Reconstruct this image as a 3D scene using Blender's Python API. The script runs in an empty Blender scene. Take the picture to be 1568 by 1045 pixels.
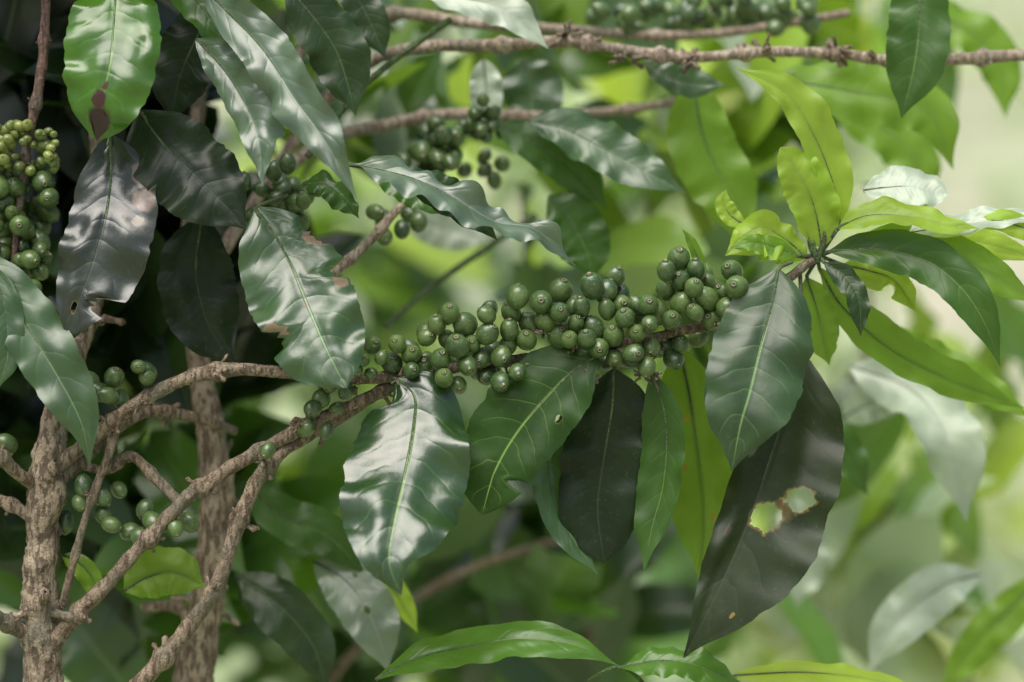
import bpy, math, random
import numpy as np
from mathutils import Vector, noise
random.seed(7); rng=np.random.default_rng(11)
D=1.275; W0=0.54; H=1.45
PX=W0/1568
def at(u,v,y=0.0):
    y=y/100.0; k=PX*(D+y)/D
    return np.array([(u-784)*k, y, H-(v-522.5)*k])

scene=bpy.context.scene
# ---------------------------------------------------------------- node helpers
class G:
    def __init__(s,mat):
        mat.use_nodes=True; s.t=mat.node_tree; s.t.nodes.clear()
    def put(s,sock,v):
        if isinstance(v,bpy.types.NodeSocket): s.t.links.new(v,sock)
        else:
            if hasattr(sock,'default_value') and sock.type=='RGBA' and len(v)==3: v=(*v,1)
            sock.default_value=v
    def n(s,ty,props=None,inp=None):
        nd=s.t.nodes.new(ty)
        for k,v in (props or {}).items(): setattr(nd,k,v)
        for k,v in (inp or {}).items(): s.put(nd.inputs[k],v)
        return nd
    def m(s,op,*a,clamp=False):
        nd=s.t.nodes.new('ShaderNodeMath'); nd.operation=op; nd.use_clamp=clamp
        for i,x in enumerate(a): s.put(nd.inputs[i],x)
        return nd.outputs[0]
    def mix(s,f,a,b,mode='MIX'):
        nd=s.t.nodes.new('ShaderNodeMix'); nd.data_type='RGBA'; nd.blend_type=mode
        s.put(nd.inputs[0],f); s.put(nd.inputs[6],a); s.put(nd.inputs[7],b)
        return nd.outputs[2]
    def ss(s,x,lo,hi,a=0.0,b=1.0):
        nd=s.n('ShaderNodeMapRange',{'interpolation_type':'SMOOTHSTEP'})
        s.put(nd.inputs[0],x)
        for i,v in enumerate((lo,hi,a,b)): nd.inputs[i+1].default_value=v
        return nd.outputs[0]
    def noise(s,vec,sc,det=3,rough=.5):
        nd=s.n('ShaderNodeTexNoise'); s.put(nd.inputs['Vector'],vec)
        nd.inputs['Scale'].default_value=sc; nd.inputs['Detail'].default_value=det; nd.inputs['Roughness'].default_value=rough
        return nd.outputs['Fac']
    def out(s,sh): s.t.links.new(sh,s.n('ShaderNodeOutputMaterial').inputs[0])

def leaf_mat(name,top,under,vein,rough=.33,trans=.2,tcol=(.2,.4,.04),holes=(),spots=(),asp=.5,spec=.5,veinw=.022,veinamt=.6,bump=.3,brownamt=0.0,lata=.24):
    mat=bpy.data.materials.new(name); g=G(mat)
    uv=g.n('ShaderNodeUVMap').outputs[0]; sx=g.n('ShaderNodeSeparateXYZ',inp={0:uv})
    u=sx.outputs[0]; t=sx.outputs[1]
    obj=g.n('ShaderNodeTexCoord').outputs['Object']
    s=g.m('ABSOLUTE',g.m('SUBTRACT',g.m('MULTIPLY',u,2.0),1.0))
    n1=g.noise(obj,45,2); n2=g.noise(obj,420,2,.6)
    ph=g.m('ADD',g.m('SUBTRACT',g.m('MULTIPLY',t,9.0),g.m('MULTIPLY',g.m('POWER',s,1.4),1.4)),g.m('MULTIPLY',n1,.9))
    fr=g.m('ABSOLUTE',g.m('SUBTRACT',g.m('FRACT',ph),.5))
    lat=g.m('MULTIPLY',g.ss(fr,.462,.5),g.ss(s,.95,.5))
    quilt=g.m('MULTIPLY',g.m('SUBTRACT',1.0,g.m('POWER',g.m('MULTIPLY',fr,2.0),3.0)),g.ss(s,1.0,.5))
    mid=g.ss(s,veinw*1.6,veinw*.6)
    c=g.mix(g.ss(n1,.3,.7),g.mix(.35,top,(.0,.0,.0)),top)
    c=g.mix(g.m('MULTIPLY',g.ss(n2,.58,.8),.10),c,(.25,.3,.2))
    c=g.mix(g.m('MULTIPLY',lat,lata),c,vein)
    c=g.mix(g.m('MULTIPLY',mid,veinamt),c,vein)
    geo=g.n('ShaderNodeNewGeometry')
    uc=g.mix(g.m('MULTIPLY',g.m('MAXIMUM',mid,g.m('MULTIPLY',lat,.6)),.6),under,vein)
    c=g.mix(geo.outputs['Backfacing'],c,uc)
    if brownamt>0:
        bm=g.m('MULTIPLY',g.ss(g.noise(obj,90,3,.7),.66,.72),brownamt)
        c=g.mix(bm,c,(.12,.06,.02))
    hole=None; nd_=g.noise(obj,200,2)
    def dist(hu,ht):
        du=g.m('MULTIPLY',g.m('SUBTRACT',u,hu),asp); dt=g.m('SUBTRACT',t,ht)
        d=g.m('SQRT',g.m('ADD',g.m('MULTIPLY',du,du),g.m('MULTIPLY',dt,dt)))
        return g.m('ADD',d,g.m('MULTIPLY',g.m('SUBTRACT',nd_,.5),.04))
    tcv=g.mix(g.m('MULTIPLY',g.m('MAXIMUM',mid,lat),.35),tcol,g.mix(.5,tcol,(0,0,0)))
    for (hu,ht,r,col) in spots:
        d=dist(hu,ht); f=g.ss(d,r*1.15,r*.8); c=g.mix(f,c,col); tcv=g.mix(f,tcv,col)
    for (hu,ht,r) in holes:
        d=dist(hu,ht)
        c=g.mix(g.ss(d,r*1.25,r*1.0),c,(.18,.13,.05))
        hm=g.m('LESS_THAN',d,r); hole=hm if hole is None else g.m('MAXIMUM',hole,hm)
    hgt=g.m('ADD',g.m('MULTIPLY',quilt,.8),g.m('ADD',g.m('MULTIPLY',mid,-1.0),g.m('MULTIPLY',n2,.3)))
    bp=g.n('ShaderNodeBump',inp={'Strength':bump,'Distance':.0006,'Height':hgt})
    rg=g.m('ADD',rough-.08,g.m('MULTIPLY',n1,.2))
    rg=g.m('ADD',rg,g.m('MULTIPLY',geo.outputs['Backfacing'],.2),clamp=True)
    p=g.n('ShaderNodeBsdfPrincipled',inp={'Base Color':c,'Roughness':rg,'Specular IOR Level':spec,'Normal':bp.outputs[0]})
    tr=g.n('ShaderNodeBsdfTranslucent',inp={'Color':tcv})
    mx=g.n('ShaderNodeMixShader',inp={0:trans,1:p.outputs[0],2:tr.outputs[0]})
    sh=mx.outputs[0]
    if hole is not None:
        tp=g.n('ShaderNodeBsdfTransparent')
        sh=g.n('ShaderNodeMixShader',inp={0:hole,1:sh,2:tp.outputs[0]}).outputs[0]
    g.out(sh); return mat

M={}
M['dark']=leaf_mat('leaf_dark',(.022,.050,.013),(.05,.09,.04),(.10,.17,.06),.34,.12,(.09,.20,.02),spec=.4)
M['black']=leaf_mat('leaf_shaded',(.013,.027,.010),(.03,.05,.03),(.035,.06,.025),.34,.06,(.05,.09,.02),spec=.25)  # shade is put into this near-black leaf colour
M['mid']=leaf_mat('leaf_mid_green',(.036,.092,.014),(.07,.13,.05),(.18,.30,.07),.36,.24,(.2,.40,.03),spec=.4)
M['gloss']=leaf_mat('leaf_glossy',(.050,.135,.015),(.07,.14,.04),(.2,.34,.1),.30,.28,(.27,.52,.03),spec=.55,brownamt=.3)
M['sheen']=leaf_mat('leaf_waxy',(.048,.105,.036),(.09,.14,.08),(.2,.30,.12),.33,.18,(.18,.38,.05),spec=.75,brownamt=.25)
M['young']=leaf_mat('leaf_young',(.28,.44,.045),(.34,.48,.08),(.46,.58,.16),.42,.5,(.74,.94,.10),veinamt=.4)
M['yg']=leaf_mat('leaf_yellowgreen',(.14,.27,.025),(.22,.35,.06),(.3,.45,.1),.42,.45,(.48,.74,.05),brownamt=.5)
M['pale']=leaf_mat('leaf_pale_sheen',(.40,.48,.37),(.40,.47,.35),(.48,.55,.4),.36,.25,(.6,.76,.42),spec=.8)  # whitish base paints sky sheen into the leaf colour

mat=bpy.data.materials.new('leaf_background'); g=G(mat)
tint=g.n('ShaderNodeAttribute',{'attribute_name':'tint'}).outputs['Color']
uv=g.n('ShaderNodeUVMap').outputs[0]; sx=g.n('ShaderNodeSeparateXYZ',inp={0:uv})
s_=g.m('ABSOLUTE',g.m('SUBTRACT',g.m('MULTIPLY',sx.outputs[0],2.0),1.0))
mid=g.m('MULTIPLY',g.ss(s_,.05,.02),.4)
p=g.n('ShaderNodeBsdfPrincipled',inp={'Base Color':g.mix(mid,tint,(.3,.42,.15)),'Roughness':.30,'Specular IOR Level':.9})
tr=g.n('ShaderNodeBsdfTranslucent',inp={'Color':g.mix(1.0,tint,(2.2,2.0,.9),'MULTIPLY')})
g.out(g.n('ShaderNodeMixShader',inp={0:.36,1:p.outputs[0],2:tr.outputs[0]}).outputs[0]); M['bg']=mat

def bark_mat(name,a,b,dk,sc=1.0):
    mat=bpy.data.materials.new(name); g=G(mat)
    obj=g.n('ShaderNodeTexCoord').outputs['Object']
    n1=g.noise(obj,70*sc,3,.65); n2=g.noise(obj,600*sc,2,.7)
    mp=g.n('ShaderNodeMapping',inp={0:obj}); mp.inputs['Scale'].default_value=(1,1,.28)
    n3=g.noise(mp.outputs[0],330*sc,3,.6)
    c=g.mix(g.ss(n1,.35,.65),a,b); c=g.mix(g.ss(n3,.56,.42,0,.85),c,dk)
    c=g.mix(g.ss(n2,.58,.72,0,.5),c,(.42,.39,.32))
    c=g.mix(g.ss(g.noise(obj,28*sc,2),.50,.64,0,.55),c,(.12,.12,.085))
    h=g.m('ADD',n3,g.m('MULTIPLY',n2,.6))
    bp=g.n('ShaderNodeBump',inp={'Strength':1.0,'Distance':.0022,'Height':h})
    g.out(g.n('ShaderNodeBsdfPrincipled',inp={'Base Color':c,'Roughness':.8,'Specular IOR Level':.3,'Normal':bp.outputs[0]}).outputs[0])
    return mat
M['bark']=bark_mat('bark_trunk',(.23,.18,.125),(.37,.30,.215),(.075,.052,.035))
M['twig']=bark_mat('bark_twig',(.19,.14,.095),(.31,.245,.175),(.08,.055,.035),1.3)
M['twigpale']=bark_mat('bark_twig_pale',(.33,.26,.19),(.45,.38,.30),(.15,.11,.08),1.3)
M['stem']=bark_mat('stem_green',(.05,.10,.03),(.09,.15,.05),(.05,.06,.03),1.0)
M['stemred']=bark_mat('stem_reddish',(.12,.06,.05),(.2,.12,.1),(.05,.03,.03),1.0)

mat=bpy.data.materials.new('coffee_cherry_skin'); g=G(mat)
a_=g.n('ShaderNodeAttribute',{'attribute_name':'tint'}).outputs['Color']; sp=g.n('ShaderNodeSeparateColor',inp={0:a_})
obj=g.n('ShaderNodeTexCoord').outputs['Object']
nn=g.noise(obj,300,2)
c=g.mix(sp.outputs[1],(.026,.062,.018),(.085,.145,.034))
c=g.mix(g.ss(g.noise(obj,150,2),.4,.7,0,.5),c,(.12,.18,.05))
c=g.mix(g.ss(g.noise(obj,900,2),.60,.70,0,.5),c,(.26,.31,.16))
c=g.mix(sp.outputs[2],c,(.26,.30,.07))
c=g.mix(g.ss(sp.outputs[0],.2,.6),c,(.24,.20,.11)); c=g.mix(g.ss(sp.outputs[0],.62,.8),c,(.03,.022,.013))
rr=g.m('ADD',.24,g.m('MULTIPLY',nn,.2))
bp=g.n('ShaderNodeBump',inp={'Strength':.4,'Distance':.0006,'Height':nn})
g.out(g.n('ShaderNodeBsdfPrincipled',inp={'Base Color':c,'Roughness':rr,'Specular IOR Level':.75,'Normal':bp.outputs[0]}).outputs[0])
M['cherry']=mat

# ---------------------------------------------------------------- mesh helpers
def empty(name):
    o=bpy.data.objects.new(name,None); scene.collection.objects.link(o); return o
def mk(name,V,F,mat,parent=None,uv=None,col=None):
    me=bpy.data.meshes.new(name); V=np.asarray(V,dtype=np.float32); F=np.asarray(F,dtype=np.int32)
    k=F.shape[1]
    me.vertices.add(len(V)); me.vertices.foreach_set('co',V.ravel())
    me.loops.add(F.size); me.loops.foreach_set('vertex_index',F.ravel())
    me.polygons.add(len(F)); me.polygons.foreach_set('loop_start',np.arange(0,F.size,k,dtype=np.int32))
    me.polygons.foreach_set('use_smooth',np.ones(len(F),dtype=bool))
    if uv is not None:
        l=me.uv_layers.new(name='UVMap'); l.data.foreach_set('uv',np.asarray(uv,dtype=np.float32)[F.ravel()].ravel())
    if col is not None:
        a=me.color_attributes.new('tint','FLOAT_COLOR','POINT'); a.data.foreach_set('color',np.asarray(col,dtype=np.float32).ravel())
    me.update(calc_edges=True); me.validate()
    me.materials.append(mat)
    o=bpy.data.objects.new(name,me); scene.collection.objects.link(o)
    if parent: o.parent=parent
    return o
def grid_faces(nr,nc,wrap=False):
    i=np.arange(nr-1)[:,None]; j=np.arange(nc if wrap else nc-1)[None,:]; j2=(j+1)%nc
    return np.stack([i*nc+j,i*nc+j2,(i+1)*nc+j2,(i+1)*nc+j],-1).reshape(-1,4)
def spline(P,n):
    P=np.asarray(P,float)
    if len(P)==2: Q=np.linspace(P[0],P[1],n); return Q
    E=np.vstack([2*P[0]-P[1],P,2*P[-1]-P[-2]]); out=[]
    for i in range(len(P)-1):
        p0,p1,p2,p3=E[i:i+4]; t=np.linspace(0,1,24,endpoint=False)[:,None]
        out.append(.5*((2*p1)+(-p0+p2)*t+(2*p0-5*p1+4*p2-p3)*t**2+(-p0+3*p1-3*p2+p3)*t**3))
    out=np.vstack(out+[P[-1:]]); d=np.r_[0,np.cumsum(np.linalg.norm(np.diff(out[:,:3],axis=0),axis=1))]
    s=np.linspace(0,d[-1],n); return np.stack([np.interp(s,d,out[:,k]) for k in range(P.shape[1])],1)
def norm(a): return a/np.maximum(np.linalg.norm(a,axis=-1,keepdims=True),1e-9)
wt=np.array([0,.05,.12,.22,.35,.45,.6,.72,.82,.9,.95,1]); ww=np.array([.03,.32,.63,.87,.98,1,.97,.84,.60,.28,.12,.005])
wblunt=np.array([.03,.34,.64,.88,.98,1,.98,.92,.8,.58,.36,.01])
def prof(t,blunt=False):
    f=np.linspace(0,1,201); y=np.interp(f,wt,wblunt if blunt else ww); k=np.ones(11)/11
    y2=np.convolve(np.pad(y,5,mode='edge'),k,'valid'); y2[0]=y[0]; y2[-1]=y[-1]
    return np.interp(t,f,y2)
def tube(name,P,R,mat,parent,seg=12,step=.0016,nodes=(),rough=.08,nodeamp=.45,freq=90):
    P=np.asarray(P,float); R=np.asarray(R,float)
    L=np.linalg.norm(np.diff(P,axis=0),axis=1).sum(); n=max(6,int(L/step))
    Q=spline(np.c_[P,R],n); C=Q[:,:3]; r=Q[:,3]; T=norm(np.gradient(C,axis=0))
    ref=np.array([.13,.9,.2]); U=norm(np.cross(T,ref)); Wv=np.cross(T,U)
    tt=np.linspace(0,1,n)
    for nd in nodes: r=r*(1+nodeamp*np.exp(-((tt-nd)*L/(.0035))**2))
    a=np.linspace(0,2*math.pi,seg,endpoint=False)
    V=np.empty((n,seg,3))
    for i in range(n):
        for j in range(seg):
            d=math.cos(a[j])*U[i]+math.sin(a[j])*Wv[i]
            p=C[i]+d*r[i]
            k=noise.noise(Vector(p*freq))*rough*2+noise.noise(Vector(p*freq*4))*rough
            V[i,j]=C[i]+d*r[i]*(1+k)
    V=V.reshape(-1,3); F=grid_faces(n,seg,True)
    V=np.vstack([V,C[0],C[-1]])
    o=mk(name,V,F,mat,parent)
    return o,C
def branch(name,pts,mat,parent,nodes=(),**k):
    P=[at(p[0],p[1],p[2]) for p in pts]; R=[p[3]*PX*(1+p[2]/127.5) for p in pts]
    o,C=tube(name,P,R,mat,parent,nodes=nodes,**k)
    for nd in nodes:
        c=C[int(nd*(len(C)-1))]; stubs(c,R[0]*1.0,4,parent,mat)
    return C
def stubs(c,r,n,parent,mat):
    Vs=[];Fs=[]
    for i in range(n):
        d=norm(rng.normal(size=3)+np.array([0,-.3,0])); e=norm(np.cross(d,rng.normal(size=3))); f=np.cross(d,e)
        b=c+d*r*.6; h=rng.uniform(1.0,2.0)*r; w=r*rng.uniform(.2,.42); k=len(Vs)
        for lv,(hh,wwv) in enumerate(((0,1),(.5,.7),(.85,.95),(1,.2))):
            for a in range(6):
                Vs.append(b+d*h*hh+(math.cos(a*1.047)*e+math.sin(a*1.047)*f)*w*wwv)
        for lv in range(3):
            for a in range(6): Fs.append([k+lv*6+a,k+lv*6+(a+1)%6,k+lv*6+6+(a+1)%6,k+lv*6+6+a])
    mk('node_stubs',Vs,Fs,mat,parent)

def leaf(parent,pts,wR,wL=None,mat='mid',roll=0,roll1=None,fold=10,rip=.10,rf=3.5,nh=(0,-1,.3),curl=.12,bites=(),blunt=False,pet=None,nv=84,nu=9,quilt=.012,edge=.035,dome=.10):
    if wL is None: wL=wR
    if roll1 is None: roll1=roll
    P=[at(*p) for p in pts]; C=spline(P,nv+1); T=norm(np.gradient(C,axis=0)); sc=PX*(1+pts[0][2]/127.5)
    N0=norm(np.array(nh,float)); N=norm(N0-(T@N0)[:,None]*T); S=np.cross(T,N)
    t=np.linspace(0,1,nv+1); ro=np.radians(roll+(roll1-roll)*t)
    sd=random.random()*50
    ro=(ro+np.radians(12)*np.array([noise.noise(Vector((sd+30,a*4,0))) for a in t]))[:,None]
    S2=S*np.cos(ro)+N*np.sin(ro); N2=N*np.cos(ro)-S*np.sin(ro)
    w=prof(t,blunt); s=np.linspace(-1,1,2*nu+1)
    V=np.empty((nv+1,2*nu+1,3))
    wr=w*wR*sc; wl=w*wL*sc
    jr=np.array([noise.noise(Vector((sd,a*12,0)))+.6*noise.noise(Vector((sd,a*34,2))) for a in t]); jl=np.array([noise.noise(Vector((sd+9,a*12,0)))+.6*noise.noise(Vector((sd,a*34,7))) for a in t])
    wr=wr*(1+jr*edge*1.8); wl=wl*(1+jl*edge*1.8)
    for (side,bt,dep,hw) in bites:
        b=1-dep*np.clip(1-((t-bt)/hw)**2,0,1)**.5*(1+.25*np.sin(t*230+side))
        b=np.clip(b,.02,1.1)
        if side>0: wr=wr*b
        else: wl=wl*b
    fo=math.radians(fold); rp=rip*1.25
    nzr=np.array([noise.noise(Vector((sd+3,a*rf*2.2,5))) for a in t]); nzl=np.array([noise.noise(Vector((sd+7,a*rf*2.2,9))) for a in t])
    MW=max(wR,wL)*sc
    for j,sj in enumerate(s):
        a=abs(sj); W=wr if sj>0 else wl; x=a*W; sg=1 if sj>0 else -1
        wav=rp*2.4*MW*w*(nzr if sj>0 else nzl)*a**1.7
        nb=np.array([noise.noise(Vector((sd+13+sj*1.6,q_*5.5,5))) for q_ in t])
        wav=wav+MW*w*dome*nb*min(1,a*2.5)
        q=quilt*MW*w*(np.abs(np.sin(math.pi*(t*9-1.4*a**1.4)))**.7)*min(1,a*5)*(1.1-a)
        z=x*math.sin(fo)-curl*x*a+wav+q
        V[:,j,:]=C+S2*(sg*x*math.cos(fo))[:,None]+N2*z[:,None]
    uv=np.stack(np.meshgrid(t,(s+1)/2,indexing='ij')[::-1],-1).reshape(-1,2)
    m=M[mat] if isinstance(mat,str) else mat
    o=mk('leaf',V.reshape(-1,3),grid_faces(nv+1,2*nu+1),m,parent,uv=uv)
    Qc=C-N2*(.0006)
    path=Qc[::6]
    if pet is not None: path=np.vstack([at(*pet),path])
    rr=np.linspace(.0011,.0003,len(path))
    tube('midrib',path[:-1],rr[:-1],M['stem'],o,seg=6,step=.004,rough=.02)
    return o

# ---------------------------------------------------------------- cherries
def cherry_template():
    pr=[]
    for a in np.linspace(0,math.radians(170),12): pr.append((math.sin(a),-math.cos(a)*1.12,0))
    pr+= [(.19,1.115,.35),(.20,1.16,.6),(.15,1.17,.6),(.11,1.12,.9),(.04,1.11,1),(.035,1.15,.9),(.001,1.17,.8)]
    seg=16; V=[];m=[]
    for r,z,k in pr:
        for j in range(seg):
            a=j/seg*2*math.pi; rr=r*(1+.05*math.cos(2*a)) if k==0 else r*(1+.1*math.sin(5*a))
            V.append((max(rr,.001)*math.cos(a),max(rr,.001)*math.sin(a),z)); m.append(k)
    return np.array(V),np.array(m),grid_faces(len(pr),seg,True)
CT=cherry_template()
def cherries(name,C,R,axis_pts,parent,relax=50,campull=.6,seed=1):
    rg=np.random.default_rng(seed); C=np.array(C,float); R=np.array(R,float); n=len(C)
    for it in range(relax):
        d=C[:,None]-C[None]; L=np.linalg.norm(d,axis=2)+np.eye(n); mn=(R[:,None]+R[None])*.95
        ov=np.clip(mn-L,0,None)*(1-np.eye(n)); push=(d/L[...,None])*ov[...,None]*.5
        mv=push.sum(1); mv[:,0]*=.35; mv[:,2]*=.35
        mv[:,1]+=rg.normal(size=n)*1e-5
        C+=mv
    Vs=[];Cs=[];Fs=[];V0,m0,F0=CT
    for i in range(n):
        k=np.argmin(np.linalg.norm(axis_pts-C[i],axis=1)); ax=norm(norm(C[i]-axis_pts[k])+np.array([0,-campull,0.0])+rg.normal(size=3)*.45)
        e=norm(np.cross(ax,rg.normal(size=3))); f=np.cross(ax,e); Rm=np.stack([e,f,ax],1)
        sc=R[i]*np.array([rg.uniform(.88,1.03),rg.uniform(.95,1.03),rg.uniform(.98,1.2)])
        Vs.append((V0*sc)@Rm.T+C[i]); Fs.append(F0+i*len(V0))
        col=np.zeros((len(V0),4)); col[:,0]=m0; col[:,1]=rg.random(); col[:,3]=1
        if R[i]<10*PX: col[:,2]=rg.uniform(.3,.9)
        Cs.append(col)
    return mk(name,np.vstack(Vs),np.vstack(Fs),M['cherry'],parent,col=np.vstack(Cs))

# ================================================================ main coffee plant
cp=empty('coffee_plant')
trunk=branch('trunk',[(66,1160,1,31),(66,1045,1,30),(64,950,1,28),(60,880,1,25),(66,800,1,25),(74,720,1,26),(84,650,1.5,21),(110,560,3,15),(150,440,6,12),(150,250,9,11),(130,0,9,10),(140,-160,9,9)],M['bark'],cp,seg=30,rough=.16,nodes=(.16,.28,.40,.5),nodeamp=.14,freq=80)
axis=branch('fruiting_branch',[(78,722,1,13),(150,665,.5,12),(210,618,0,11.5),(285,580,-.3,11),(360,566,-.3,10.5),(450,573,0,9.5),(540,580,.2,9),(640,573,.3,8.5),(720,560,.3,8),(830,545,.3,7.5),(930,530,.3,7.5),(1040,508,.5,7.5),(1110,488,.8,7),(1175,450,1,7),(1235,405,1.2,7),(1262,385,1.4,5)],M['twig'],cp,nodes=(.1,.24,.36,.47,.585,.66,.75,.83,.92),rough=.12)
branch('branch',[(70,1000,1,15),(110,950,.3,12),(172,885,0,11),(230,822,0,11),(285,765,0,11),(345,722,.2,10.5),(400,690,.3,10.5),(455,660,.4,10),(520,628,.5,9),(590,598,.5,8),(655,575,.5,6)],M['twig'],cp,nodes=(.12,.33,.48,.62,.75,.9),rough=.12)
branch('branch',[(190,1070,1,14),(225,1035,0,13),(290,960,0,12.5),(330,900,-.2,12),(352,840,-.2,12),(375,775,0,11.5),(405,720,.2,11),(450,680,.7,10),(520,640,.9,9),(600,592,.8,7)],M['twig'],cp,nodes=(.15,.34,.52,.66,.82),rough=.12)
branch('branch',[(84,740,1,13),(130,700,1.5,11),(180,655,2,10),(230,630,3,9),(300,640,5,8),(360,660,7,7)],M['twig'],cp,nodes=(.3,.6))
branch('branch',[(60,745,1,12),(30,728,0,10),(0,700,-1,10),(-60,660,-3,9)],M['twig'],cp,nodes=(.5,))
branch('branch',[(60,985,1,12),(20,960,0,11),(-30,930,-2,10)],M['twig'],cp,nodes=(.5,))
branch('branch',[(60,800,1,10),(20,775,2,9),(-30,755,3,8)],M['twig'],cp,nodes=(.5,))
branch('branch',[(275,770,.5,9),(240,735,1,8),(200,698,1.5,8),(160,720,1.5,7),(95,700,1.2,8)],M['twig'],cp,nodes=(.3,.6))
branch('branch',[(180,650,.5,8),(165,700,.3,7),(135,780,.2,6),(110,870,.5,6),(95,930,.8,6)],M['twig'],cp,nodes=(.4,.7))
branch('branch',[(480,440,3,6),(520,412,3.5,7),(570,365,4.5,7),(605,325,5.5,6.5),(645,285,6,6)],M['twigpale'],cp,nodes=(.3,.6,.9))
lstem=branch('fruiting_branch',[(72,-60,2,7),(68,60,2,7),(60,130,2,8),(42,220,2,7),(28,330,2,6),(20,430,2,5)],M['stemred'],cp,nodes=(.25,.45,.62))

pos=[(608,527),(571,529),(630,545),(556,552),(655,515),(667,500),(690,480),(685,520),(675,552),(650,562),(712,497),(703,530),(722,527),(716,560),(746,576),(740,547),(766,545),(745,483),(745,512),(780,505),(783,478),(792,455),(777,530),(806,520),(811,497),(830,466),(856,478),(876,468),(886,497),(856,515),(906,503),(915,532),(938,513),(910,440),(940,428),(930,470),(928,447),(951,466),(957,487),(976,468),(975,510),(995,495),(998,532),(970,542),(941,548),(990,468),(1007,478),(1022,445),(1045,432),(1043,400),(1020,415),(1060,440),(1043,465),(1064,478),(1028,490),(1086,458),(1106,450),(1121,415),(1128,440),(1090,487),(1062,412),(990,562),(702,590),(680,578),(766,585),(792,570),(872,520),(630,566),(600,556),(584,548),(546,566),(568,572),(890,470),(860,450),(835,490),(900,520),(1110,470)]
Cc=[];Rr=[]
for (u,v) in pos:
    small = u<600 and v>540
    Cc.append(at(u,v,random.uniform(-1.6,.2))); Rr.append((10.5 if small else random.uniform(13.5,19))*PX)
for i in range(60):
    u=random.uniform(620,1120); k=np.argmin(abs(axis[:,0]-at(u,0)[0])); c=axis[k]+np.array([0,random.uniform(.002,.02),random.uniform(-.012,.030)])
    Cc.append(c);Rr.append(random.uniform(10.5,16)*PX)
cherries('coffee_cherries',Cc,Rr,axis,cp,seed=3)
Cc=[at(u,v,random.uniform(-1,0.5)) for u,v in [(492,610),(518,626),(500,660),(478,640),(505,590),(470,655),(480,625),(530,600),(215,565),(222,575),(410,690)]]
cherries('coffee_cherries',Cc,[random.uniform(11,15)*PX for _ in Cc],axis,cp,seed=4)
Cc=[at(u,v,random.uniform(0,2)) for u,v in [(122,770),(158,790),(170,803),(182,750),(100,800),(222,780),(232,800),(290,800),(215,820),(150,598),(165,605),(225,568),(140,590),(185,612),(128,745),(200,815),(268,808),(10,680),(175,578),(155,760)]]
cherries('coffee_cherries',Cc,[random.uniform(12,17)*PX for _ in Cc],axis,cp,seed=5)
Cc=[];Rr=[]
for i in range(64):
    v=random.uniform(262,445); Cc.append(at(random.uniform(-20,88-(v-255)*.18),v,random.uniform(.5,4.5))); Rr.append(random.uniform(12,18)*PX)
for i in range(70):
    v=random.uniform(190,265); Cc.append(at(random.uniform(-15,85),v,random.uniform(.5,3.5))); Rr.append(random.uniform(5.5,9.5)*PX)
cherries('coffee_cherries',Cc,Rr,lstem,cp,seed=6)
Cc=[at(random.gauss(425,28),random.gauss(300,22),random.uniform(3,6)) for i in range(22)]
cherries('coffee_cherries',Cc,[random.uniform(12,15)*PX for _ in Cc],axis,cp,seed=7)
for (u,v) in [(830,478),(832,510),(985,575),(905,575),(668,575),(610,580),(1100,500),(880,535),(545,590),(455,655),(210,620),(990,555),(1000,575),(760,560),(820,555)]:
    stubs(at(u,v,-.5),.0030,6,cp,M['twig'])

L=lambda *a,**k: leaf(cp,*a,**k)
mA=leaf_mat('leaf_glossy_a',(.020,.056,.013),(.05,.1,.04),(.2,.34,.08),.26,.08,(.12,.24,.02),spec=.85,asp=.55,spots=[(.9,.12,.02,(.15,.1,.05))],bump=.5)
L([(606,580,-.6),(634,606,-1.2),(634,650,-1.9),(622,720,-3.3),(604,800,-5.2),(596,860,-6.2),(614,912,-6.4)],92,94,mA,fold=6,rip=.12,curl=.25,pet=(592,577,.2),quilt=.024,dome=.16)
mB=leaf_mat('leaf_b',(.026,.068,.012),(.05,.1,.04),(.28,.44,.10),.42,.14,(.14,.28,.02),asp=.5,holes=[(.2,.38,.018)],spec=.25)
L([(918,543,-.6),(880,566,-.8),(835,610,-1.1),(790,665,-1.2),(758,722,-1.2),(738,788,-1.0)],74,66,mB,fold=8,rip=.08,pet=(935,535,.2),blunt=True,bites=[(-1,.80,.55,.03)])
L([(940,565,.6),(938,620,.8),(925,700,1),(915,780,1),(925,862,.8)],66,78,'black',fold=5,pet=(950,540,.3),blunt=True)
L([(860,640,1.8),(840,700,1.8),(850,770,1.4),(880,830,1),(915,880,.8)],34,34,'sheen',roll=25,fold=10,pet=(900,560,.6))
L([(1000,570,0),(1020,650,.2),(1016,740,.3),(998,810,.2),(986,876,0)],42,32,'mid',fold=14,roll=-20,pet=(985,540,.3))
mE=leaf_mat('leaf_e',(.07,.15,.015),(.12,.2,.04),(.2,.3,.05),.45,.5,(.36,.58,.03),asp=.35,spots=[(.6,.3,.015,(.3,.25,.02)),(.7,.5,.012,(.3,.22,.02)),(.35,.72,.015,(.3,.22,.02))])
L([(1040,530,2.4),(1055,600,2.8),(1068,690,3),(1078,790,3),(1072,895,2.6)],60,54,mE,fold=8,pet=(1030,510,.8))
mF=leaf_mat('leaf_f',(.030,.068,.020),(.06,.1,.05),(.2,.36,.11),.38,.1,(.12,.24,.03),spec=.55,asp=.5,bump=.4)
L([(1192,412,-1),(1184,460,-1.7),(1165,530,-2.8),(1148,600,-3.6),(1134,650,-3.9),(1120,722,-3.7)],74,80,mF,fold=10,rip=.08,pet=(1212,402,.8),curl=.25)
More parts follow.
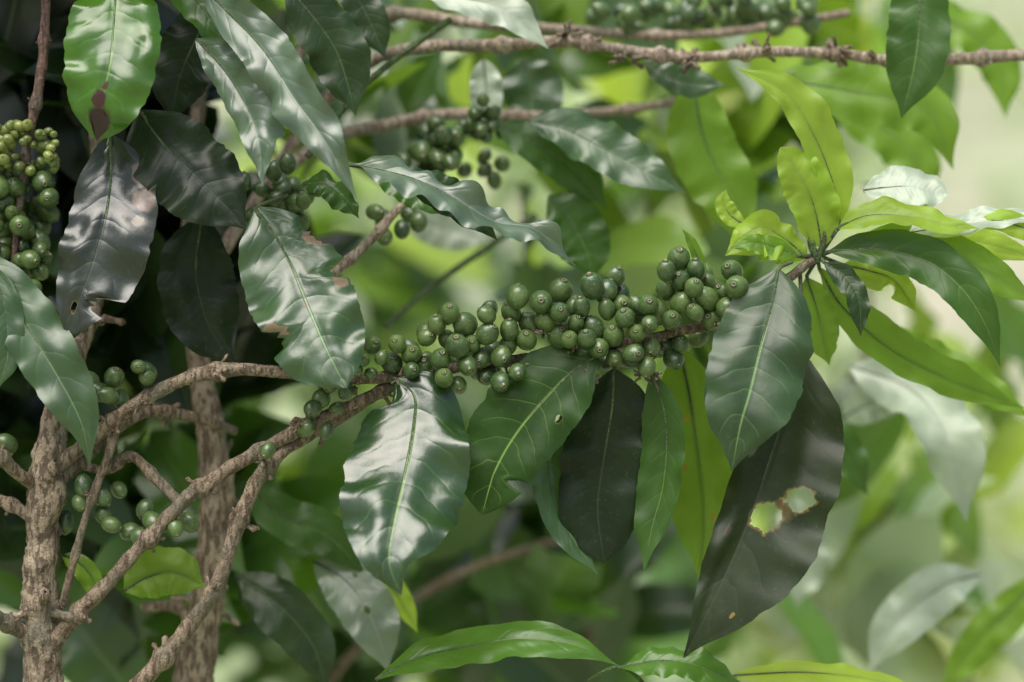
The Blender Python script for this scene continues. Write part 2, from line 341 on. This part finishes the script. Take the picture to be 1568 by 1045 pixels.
mG=leaf_mat('leaf_g',(.017,.030,.010),(.05,.055,.045),(.045,.06,.03),.42,.15,(.12,.17,.02),asp=.40,holes=[(.40,.515,.042),(.22,.44,.038)],spots=[(.30,.48,.03,(.09,.07,.02)),(.22,.82,.010,(.2,.15,.04)),(.75,.6,.02,(.06,.05,.03))],spec=.3)
L([(1232,545,1),(1210,610,.5),(1180,700,-.3),(1152,780,-.9),(1115,870,-1.3),(1082,940,-1.6),(1046,1008,-1.5)],48,122,mG,fold=20,roll=-6,rip=.12,pet=(1225,420,1.4))
L([(1100,560,.5),(1090,600,.3),(1098,640,0),(1106,672,-.1)],14,14,'sheen',roll=20)
mH=leaf_mat('leaf_h',(.034,.084,.022),(.06,.1,.05),(.2,.36,.11),.29,.12,(.12,.26,.03),spec=.85,asp=.5,spots=[(.1,.5,.04,(.2,.15,.09)),(.92,.62,.035,(.2,.15,.09)),(.06,.25,.05,(.22,.16,.1)),(.5,.55,.015,(.2,.15,.09))],bump=.45)
L([(392,318,-.4),(418,355,-.8),(448,410,-1.4),(472,470,-2.4),(500,535,-3.4),(530,594,-4)],84,76,mH,fold=6,rip=.16,curl=.2,quilt=.022,dome=.17,pet=(440,300,3),blunt=True,bites=[(-1,.22,.25,.08),(-1,.42,.3,.05),(1,.66,.3,.05)])
mI=leaf_mat('leaf_i',(.058,.165,.011),(.08,.16,.04),(.24,.42,.08),.22,.25,(.30,.60,.03),spec=.8,asp=.55,spots=[(.5,.92,.12,(.03,.010,.010)),(.55,.78,.05,(.06,.02,.02)),(.5,.70,.02,(.09,.04,.03))])
L([(178,-50,-1),(176,20,-2.2),(170,90,-3.2),(158,150,-3.4),(148,216,-2.6)],74,72,mI,fold=8,rip=.14,blunt=True,curl=.25,dome=.2,pet=(180,-90,0))
mJ=leaf_mat('leaf_j',(.016,.025,.014),(.05,.07,.05),(.04,.06,.03),.27,.05,(.06,.1,.02),spec=.75,asp=.42,holes=[(.57,.82,.028)],spots=[(.12,.2,.055,(.18,.13,.10)),(.14,.3,.05,(.16,.11,.08)),(.17,.4,.03,(.2,.16,.12))],bump=.45)
L([(168,205,0),(170,270,-.6),(160,340,-1.4),(140,410,-2),(118,470,-2.2),(100,532,-2.2)],56,80,mJ,fold=6,rip=.12,quilt=.022,dome=.16,bites=[(-1,.78,.65,.05)],pet=(160,180,3))
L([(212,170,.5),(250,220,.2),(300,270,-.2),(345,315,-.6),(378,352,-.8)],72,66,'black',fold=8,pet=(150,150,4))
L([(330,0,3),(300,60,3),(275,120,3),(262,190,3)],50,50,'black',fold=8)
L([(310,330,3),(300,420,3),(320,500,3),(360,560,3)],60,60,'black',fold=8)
L([(-60,390,-1),(-10,430,-1.5),(40,500,-2.2),(90,580,-2.8),(125,650,-3),(138,715,-2.8)],44,52,'sheen',fold=12,rip=.14)
L([(-20,400,-2),(5,460,-2.4),(12,540,-2.8),(-5,600,-3)],26,26,'sheen',fold=10,roll=20)
mM=leaf_mat('leaf_m',(.09,.145,.085),(.12,.18,.11),(.25,.34,.2),.34,.18,(.2,.36,.1),spec=1.0,bump=.4)  # paler base adds painted sheen to the wavy leaves
L([(300,-30,-1),(350,20,-1.6),(405,80,-2.6),(450,150,-3.8),(500,220,-4.8),(546,305,-5.2)],38,44,mM,fold=16,rip=.42,rf=4,roll=-15)
L([(300,60,0),(345,110,-.8),(380,170,-1.8),(396,220,-2.8),(402,285,-3.2)],30,48,mM,fold=18,rip=.42,roll=-12)
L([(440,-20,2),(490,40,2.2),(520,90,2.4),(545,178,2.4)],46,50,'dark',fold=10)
L([(230,-60,1),(290,-10,.6),(350,70,.2),(385,130,0)],30,36,'gloss',fold=12,rip=.2)
L([(528,250,-.5),(590,262,-1),(650,280,-1.5),(710,312,-1.7),(760,340,-1.6),(820,352,-1.4),(882,408,-1)],46,28,mM,fold=20,rip=.42,rf=4,roll=8,nh=(0,-.8,.6))
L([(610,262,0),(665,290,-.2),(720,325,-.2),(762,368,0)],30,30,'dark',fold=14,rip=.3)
L([(460,285,.5),(495,280,0),(525,300,-.3),(550,335,-.3)],30,20,'mid',fold=20,rip=.3,roll=20)
L([(565,245,2),(600,275,2),(640,300,2),(690,330,2)],28,22,'gloss',fold=16,rip=.2,roll=10)
tip=(1255,392,1.3)
L([(1258,380,1),(1250,330,.6),(1232,280,.2),(1195,226,0)],40,38,'young',fold=14,rip=.16,pet=tip,blunt=True)
L([(1285,345,1),(1275,280,.6),(1245,205,.2),(1205,145,0),(1128,104,-.2)],38,28,'young',fold=18,rip=.2,pet=tip)
L([(1235,395,1.2),(1200,365,1),(1160,350,.8),(1110,392,.8)],26,50,'young',fold=10,rip=.25,pet=tip)
L([(1222,392,1),(1190,380,.6),(1150,372,.3),(1118,380,.2)],16,22,'yg',fold=15,rip=.15,pet=tip)
L([(1140,345,2),(1118,330,2),(1108,310,2),(1112,290,2)],16,16,'young',fold=12)
L([(1080,425,.5),(1070,400,.4),(1060,375,.2),(1044,350,0)],10,10,'yg',fold=25)
L([(1282,350,.6),(1330,330,0),(1400,332,-.6),(1450,345,-.8),(1500,350,-.8)],30,28,'young',fold=14,rip=.2,pet=tip,nh=(0,-.8,.6))
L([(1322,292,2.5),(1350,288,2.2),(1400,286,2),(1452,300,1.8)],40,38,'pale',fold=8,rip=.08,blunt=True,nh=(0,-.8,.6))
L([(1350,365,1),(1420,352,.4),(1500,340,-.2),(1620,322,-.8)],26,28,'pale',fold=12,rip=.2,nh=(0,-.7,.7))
L([(1270,385,1),(1340,382,.2),(1420,400,-.6),(1475,445,-1.2),(1510,500,-1.4),(1532,562,-1.2)],36,38,'mid',fold=16,rip=.22,pet=tip,roll=-8)
L([(1300,375,1),(1380,372,.6),(1470,395,.2),(1600,470,0)],38,34,'yg',fold=12,rip=.16,pet=tip)
L([(1262,402,.8),(1295,425,.4),(1315,460,0),(1318,515,0)],22,18,'dark',fold=16,rip=.15,pet=tip)
L([(1290,405,2),(1330,415,2),(1370,430,2),(1405,480,2)],26,22,'young',fold=12,rip=.25,pet=tip,bites=[(1,.6,.6,.1)])
L([(1255,410,2.2),(1290,470,3),(1370,540,4),(1470,590,5),(1570,625,6)],30,40,'yg',fold=10,rip=.22,pet=tip)
L([(1235,425,1.8),(1250,470,2.2),(1262,520,2.6),(1270,560,3)],34,28,'yg',fold=10,rip=.15,pet=tip)
L([(1340,380,2),(1430,372,2),(1500,372,2),(1600,400,2)],26,28,'young',fold=10,rip=.15)
L([(1495,345,0),(1530,338,-.5),(1570,350,-.8),(1640,370,-1)],20,20,'young',fold=10)
for a in [(1240,372),(1262,366),(1248,384)]:
    branch('shoot_bud',[(1250,400,1.2,5),(a[0],a[1],.9,4),(a[0]-3,a[1]-22,.8,1)],M['stem'],cp)
L([(575,1040,1),(640,1008,.5),(720,990,0),(800,978,-.3),(880,988,-.4),(948,1020,-.4)],42,38,'gloss',fold=8,rip=.1,nh=(0,-.65,.75),quilt=.024)
L([(950,1022,1),(1010,1012,.5),(1070,1020,.2),(1150,1060,0)],34,30,'gloss',fold=10,rip=.15,nh=(0,-.65,.75))
L([(1120,1035,3),(1230,1030,3),(1330,1040,3),(1420,1060,3)],28,24,'young',fold=10,nh=(0,-.6,.8))
L([(190,905,3),(225,885,3),(265,878,3),(315,900,3)],36,42,'yg',fold=8)
L([(95,850,2.5),(120,862,2.5),(140,885,2.5),(150,925,2.5)],20,16,'yg',fold=10)
branch('branch',[(800,1130,6,5),(880,1060,3,4),(948,1022,1,3),(1000,1060,2,3)],M['stem'],cp)

# ================================================================ plant just behind
cq=empty('coffee_plant')
branch('trunk',[(296,1180,8,27),(300,1045,8,27),(316,930,8,26),(328,820,8,26),(332,740,8,25),(322,660,8,22),(305,560,9,18),(290,420,10,14),(300,200,11,12),(330,-100,12,10)],M['bark'],cq,seg=20,nodes=(.2,.35),nodeamp=.15)
ub=branch('branch',[(1750,70,8,9),(1568,84,8,9),(1440,92,8,9),(1350,92,8,8.5),(1280,82,8,8.5),(1165,80,8,8.5),(1060,88,8.5,8.5),(960,78,9,9),(870,64,9,9),(760,70,9,9.5),(650,72,10,10),(560,100,12,10),(470,190,14,10),(330,400,11,11)],M['twigpale'],cq,nodes=(.15,.235,.29,.37,.45,.52,.6),nodeamp=.7)
for (u,v) in [(1345,98),(1280,75),(1168,80),(962,90),(868,55),(1060,95)]: stubs(at(u,v,8),.005,8,cq,M['twig'])
branch('branch',[(1300,20,16,6),(1130,48,15,7),(1000,55,15,8),(860,45,14,8),(720,35,14,9),(600,22,14,9),(480,60,13,10),(380,200,12,10)],M['twigpale'],cq,nodes=(.3,.5,.7))
b3=branch('branch',[(1060,150,18,6),(960,168,17,7),(820,178,16,8),(700,175,15,9),(600,190,14,9),(500,215,13,10),(400,290,11,10)],M['twigpale'],cq,nodes=(.15,.4,.6))
branch('branch',[(590,500,14,5),(660,440,16,5),(730,390,18,5),(820,330,20,5)],M['stem'],cq)
branch('branch',[(470,240,5,5),(540,150,6,5),(600,95,7,5),(690,30,8,5)],M['stem'],cq)
branch('branch',[(270,1080,8,14),(290,960,8,12),(270,930,9,9),(220,930,10,8)],M['twig'],cq)
branch('branch',[(420,1150,30,9),(560,980,30,8),(700,880,32,7),(880,820,34,6)],M['twig'],cq)
branch('branch',[(880,1150,40,9),(900,950,40,8),(890,820,42,7),(930,640,44,6),(1000,300,44,5)],M['twig'],cq)
branch('branch',[(1500,1150,50,9),(1400,900,50,8),(1330,700,52,7),(1330,450,54,6)],M['twig'],cq)
Cc=[at(random.gauss(670,28),random.gauss(238,20),random.uniform(9,13)) for i in range(20)]
cherries('coffee_cherries',Cc,[random.uniform(14,17)*PX*1.07 for _ in Cc],b3,cq,seed=8)
Cc=[at(random.gauss(735,22),random.gauss(192,14),random.uniform(9,13)) for i in range(22)]
cherries('coffee_cherries',Cc,[random.uniform(10.1,11)*PX*1.07 for _ in Cc],b3,cq,seed=9)
Cc=[at(random.uniform(900,1250),random.gauss(18,14),random.uniform(14,20)) for i in range(54)]
cherries('coffee_cherries',Cc,[random.uniform(12,16)*PX*1.12 for _ in Cc],ub,cq,seed=10)
Cc=[at(random.gauss(610,20),random.gauss(335,16),random.uniform(6,9)) for i in range(7)]+[at(random.gauss(760,18),random.gauss(262,12),14) for i in range(5)]
cherries('coffee_cherries',Cc,[random.uniform(12,15)*PX for _ in Cc],ub,cq,seed=12)
Q=lambda *a,**k: leaf(cq,*a,nv=60,nu=6,**k)
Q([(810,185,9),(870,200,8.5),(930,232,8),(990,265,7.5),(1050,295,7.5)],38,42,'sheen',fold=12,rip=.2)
Q([(760,190,10),(820,220,10),(880,260,10),(930,320,10)],36,36,'mid',fold=12)
Q([(640,-20,7),(700,-5,6.5),(770,15,6),(840,75,6)],30,34,'pale',fold=12,rip=.2)
Q([(520,-40,6),(560,20,6),(590,90,6)],30,30,'dark')
Q([(1405,-60,6),(1408,20,5.5),(1400,100,5),(1380,182,5)],50,50,'mid',fold=10)
Q([(985,95,10),(1020,115,10),(1060,130,10),(1110,130,10)],22,30,'sheen')
Q([(1180,120,12),(1300,140,12),(1420,170,12),(1460,260,12)],50,50,'yg',rip=.15)
Q([(1060,120,12),(1080,220,12),(1120,300,12),(1140,380,12)],60,50,'yg')
Q([(840,300,10),(870,330,10),(900,390,10),(905,430,10)],46,46,'mid')
Q([(740,90,13),(745,150,13),(740,200,13)],26,26,'pale')
Q([(800,90,16),(815,150,16),(800,200,16)],50,50,'sheen')
hole_mat=leaf_mat('leaf_holed',(.15,.20,.15),(.2,.3,.15),(.3,.4,.2),.33,.2,(.3,.5,.1),spec=1.0,holes=[(.5,.55,.03),(.3,.3,.02)])  # greyish base carries a painted white sheen
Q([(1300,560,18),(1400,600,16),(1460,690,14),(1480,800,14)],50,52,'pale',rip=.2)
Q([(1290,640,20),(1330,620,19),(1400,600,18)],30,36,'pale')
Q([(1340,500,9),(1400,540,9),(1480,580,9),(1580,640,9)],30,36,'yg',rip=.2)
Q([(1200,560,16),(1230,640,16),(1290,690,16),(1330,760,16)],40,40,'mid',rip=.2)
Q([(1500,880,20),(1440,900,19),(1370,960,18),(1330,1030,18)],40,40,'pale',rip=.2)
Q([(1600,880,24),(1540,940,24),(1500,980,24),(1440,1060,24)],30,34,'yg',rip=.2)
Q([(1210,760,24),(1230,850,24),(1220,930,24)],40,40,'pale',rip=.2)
Q([(1250,120,20),(1330,180,20),(1400,240,20),(1420,330,20)],46,46,'yg',rip=.2)
Q([(1390,10,22),(1470,40,22),(1530,100,22),(1540,180,22)],40,40,'yg',rip=.2)
Q([(480,860,10),(530,890,9),(570,950,8),(595,1030,8)],44,44,hole_mat,rip=.15)
Q([(360,880,9),(430,930,8),(480,990,8),(500,1060,8)],44,40,'dark',rip=.12)
Q([(560,860,9),(600,900,9),(640,970,9)],16,20,'young')
Q([(380,740,9),(430,790,9),(500,820,9),(560,880,9)],36,36,'mid')
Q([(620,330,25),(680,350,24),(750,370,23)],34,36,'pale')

# ================================================================ foliage mass behind
def template(seed,nv=12,nu=3):
    r=np.random.default_rng(seed); t=np.linspace(0,1,nv+1); s=np.linspace(-1,1,2*nu+1)
    w=prof(t)*r.uniform(.19,.25); fo=math.radians(r.uniform(5,22)); bend=r.uniform(.1,.7); rp=r.uniform(.02,.14); rf=r.uniform(2,4); p1,p2=r.random(2)*6
    T,Sg=np.meshgrid(t,s,indexing='ij'); A=np.abs(Sg); X=Sg*w[:,None]*math.cos(fo)
    Z=A*w[:,None]*math.sin(fo)-bend*T**2*.5+rp*w[:,None]/.2*A**1.5*np.sin(T*rf*6.28+np.where(Sg>0,p1,p2))*.4
    Y=T*(1-bend*.15*T)
    return np.stack([X,Y,Z],-1).reshape(-1,3),np.stack([(Sg+1)/2,T],-1).reshape(-1,2)
TM=[template(i) for i in range(14)]; TF=grid_faces(13,7)
PAL={'dark':[(.014,.028,.011),(.018,.040,.013),(.026,.058,.015)],  # dark set: under-canopy shade put into the leaf tint
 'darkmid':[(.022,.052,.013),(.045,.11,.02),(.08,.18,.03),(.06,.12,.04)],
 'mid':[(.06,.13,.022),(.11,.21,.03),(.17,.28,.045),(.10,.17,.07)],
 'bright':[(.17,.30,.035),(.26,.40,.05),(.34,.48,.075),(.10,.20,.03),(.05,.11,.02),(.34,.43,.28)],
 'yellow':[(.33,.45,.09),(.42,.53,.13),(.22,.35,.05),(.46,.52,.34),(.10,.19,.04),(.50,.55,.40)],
 'sheen':[(.26,.35,.23),(.40,.48,.37),(.12,.24,.06)]}  # sheen set and the palest tints above paint whitish highlights as colour
def clump_geo(c,rad,n,pal,size,acc,up=.8):
    for i in range(n):
        d=norm(rng.normal(size=3))*rng.random()**(1/2.2); p=c+d*rad
        az=rng.uniform(0,2*math.pi); T=norm(np.array([math.cos(az),math.sin(az)*.7,rng.uniform(-1.4,.25)]))
        N=np.array([rng.normal()*.45,-.8+rng.normal()*.5,up]); N=norm(N-(N@T)*T); S=np.cross(T,N)
        V0,uv=TM[rng.integers(len(TM))]; sz=size*rng.uniform(.7,1.25)
        V=V0*sz; V=V@np.stack([S,T,N]) + p - T*sz*.5
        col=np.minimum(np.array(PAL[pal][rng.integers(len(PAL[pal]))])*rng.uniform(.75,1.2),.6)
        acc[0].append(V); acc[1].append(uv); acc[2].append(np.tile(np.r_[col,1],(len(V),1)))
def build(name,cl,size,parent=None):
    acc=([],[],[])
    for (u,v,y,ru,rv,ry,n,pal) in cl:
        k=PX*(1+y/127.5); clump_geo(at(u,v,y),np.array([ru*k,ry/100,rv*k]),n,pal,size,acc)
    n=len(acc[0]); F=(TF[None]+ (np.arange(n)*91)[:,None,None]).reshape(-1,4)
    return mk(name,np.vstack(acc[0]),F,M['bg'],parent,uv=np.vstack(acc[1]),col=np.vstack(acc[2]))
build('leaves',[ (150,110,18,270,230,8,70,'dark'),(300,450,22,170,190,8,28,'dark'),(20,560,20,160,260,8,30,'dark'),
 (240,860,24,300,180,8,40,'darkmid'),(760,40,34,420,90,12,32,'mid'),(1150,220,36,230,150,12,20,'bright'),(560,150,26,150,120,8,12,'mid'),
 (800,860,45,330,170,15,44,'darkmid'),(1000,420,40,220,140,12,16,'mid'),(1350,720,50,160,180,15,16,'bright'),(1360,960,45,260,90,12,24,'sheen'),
 (60,-250,5,360,100,14,50,'dark'),(-350,300,10,220,500,20,60,'dark'),(1300,50,45,240,80,15,12,'bright'),(1480,620,60,110,160,12,8,'bright')],.115,cq)  # first clump: unseen leaves overhead, added to shade the upper left
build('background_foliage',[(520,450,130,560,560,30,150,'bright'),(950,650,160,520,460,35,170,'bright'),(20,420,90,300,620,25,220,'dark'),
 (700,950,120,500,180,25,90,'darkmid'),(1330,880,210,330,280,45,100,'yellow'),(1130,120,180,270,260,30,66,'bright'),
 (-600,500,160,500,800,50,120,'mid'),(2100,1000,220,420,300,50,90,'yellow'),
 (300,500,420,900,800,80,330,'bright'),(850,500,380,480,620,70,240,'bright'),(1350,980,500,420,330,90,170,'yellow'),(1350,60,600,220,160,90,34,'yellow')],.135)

# ================================================================ terrain
xs=np.r_[np.linspace(-300,-20,20),np.linspace(-18,18,60),np.linspace(20,300,20)]
ys=np.r_[np.linspace(-300,-10,20),np.linspace(-8,40,90),np.linspace(44,300,30)]
X,Y=np.meshgrid(xs,ys)
def hz(x,y):
    a=max(0,y-5); h=.42*a*(1-math.exp(-a/6))
    return min(h,60+noise.noise(Vector((x*.02,y*.02,0)))*10)+noise.noise(Vector((x*.3,y*.3,0)))*.25+noise.noise(Vector((x*.06,y*.06,3)))*min(3,a*.15)
Z=np.vectorize(hz)(X,Y)
mat=bpy.data.materials.new('ground_earth_grass'); g=G(mat); obj=g.n('ShaderNodeTexCoord').outputs['Object']
c=g.mix(g.ss(g.noise(obj,.9,4,.6),.4,.6),(.38,.36,.28),(.27,.33,.18)); c=g.mix(g.ss(g.noise(obj,3.5,4,.6),.48,.62),c,(.15,.21,.08))  # earth and dry grass tones, with distance haze painted in as paleness
c=g.mix(g.ss(g.noise(obj,30,3,.7),.5,.7,0,.5),c,(.44,.42,.34))
g.out(g.n('ShaderNodeBsdfPrincipled',inp={'Base Color':c,'Roughness':.9,'Specular IOR Level':.2}).outputs[0])
mk('ground',np.stack([X,Y,Z],-1).reshape(-1,3),grid_faces(len(ys),len(xs)),mat)

# ================================================================ light, sky, camera
el=math.radians(62); az=math.radians(205)
w=bpy.data.worlds.new('World'); scene.world=w; w.use_nodes=True; nt=w.node_tree
sky=nt.nodes.new('ShaderNodeTexSky'); sky.sky_type='NISHITA'; sky.sun_disc=False; sky.sun_elevation=el; sky.sun_rotation=az
sky.dust_density=5.0; sky.air_density=1.0; sky.ozone_density=.6
bgn=nt.nodes['Background']; bgn.inputs[1].default_value=.15; nt.links.new(sky.outputs[0],bgn.inputs[0])
sun=bpy.data.lights.new('sun','SUN'); sun.energy=4.0; sun.angle=math.radians(55); sun.color=(1,.98,.95)
so=bpy.data.objects.new('sun',sun); scene.collection.objects.link(so)
dv=Vector((math.sin(az)*math.cos(el),math.cos(az)*math.cos(el),math.sin(el))); so.rotation_euler=dv.to_track_quat('Z','Y').to_euler()
cam=bpy.data.cameras.new('camera'); co=bpy.data.objects.new('camera',cam); scene.collection.objects.link(co); scene.camera=co
co.location=(0,-D,H); co.rotation_euler=(math.radians(90),0,0); cam.lens=85; cam.sensor_width=36; cam.clip_start=.05; cam.clip_end=1000
cam.dof.use_dof=True; cam.dof.focus_distance=D-.008; cam.dof.aperture_fstop=3.0
scene.view_settings.view_transform='Standard'; scene.view_settings.look='None'; scene.view_settings.exposure=0
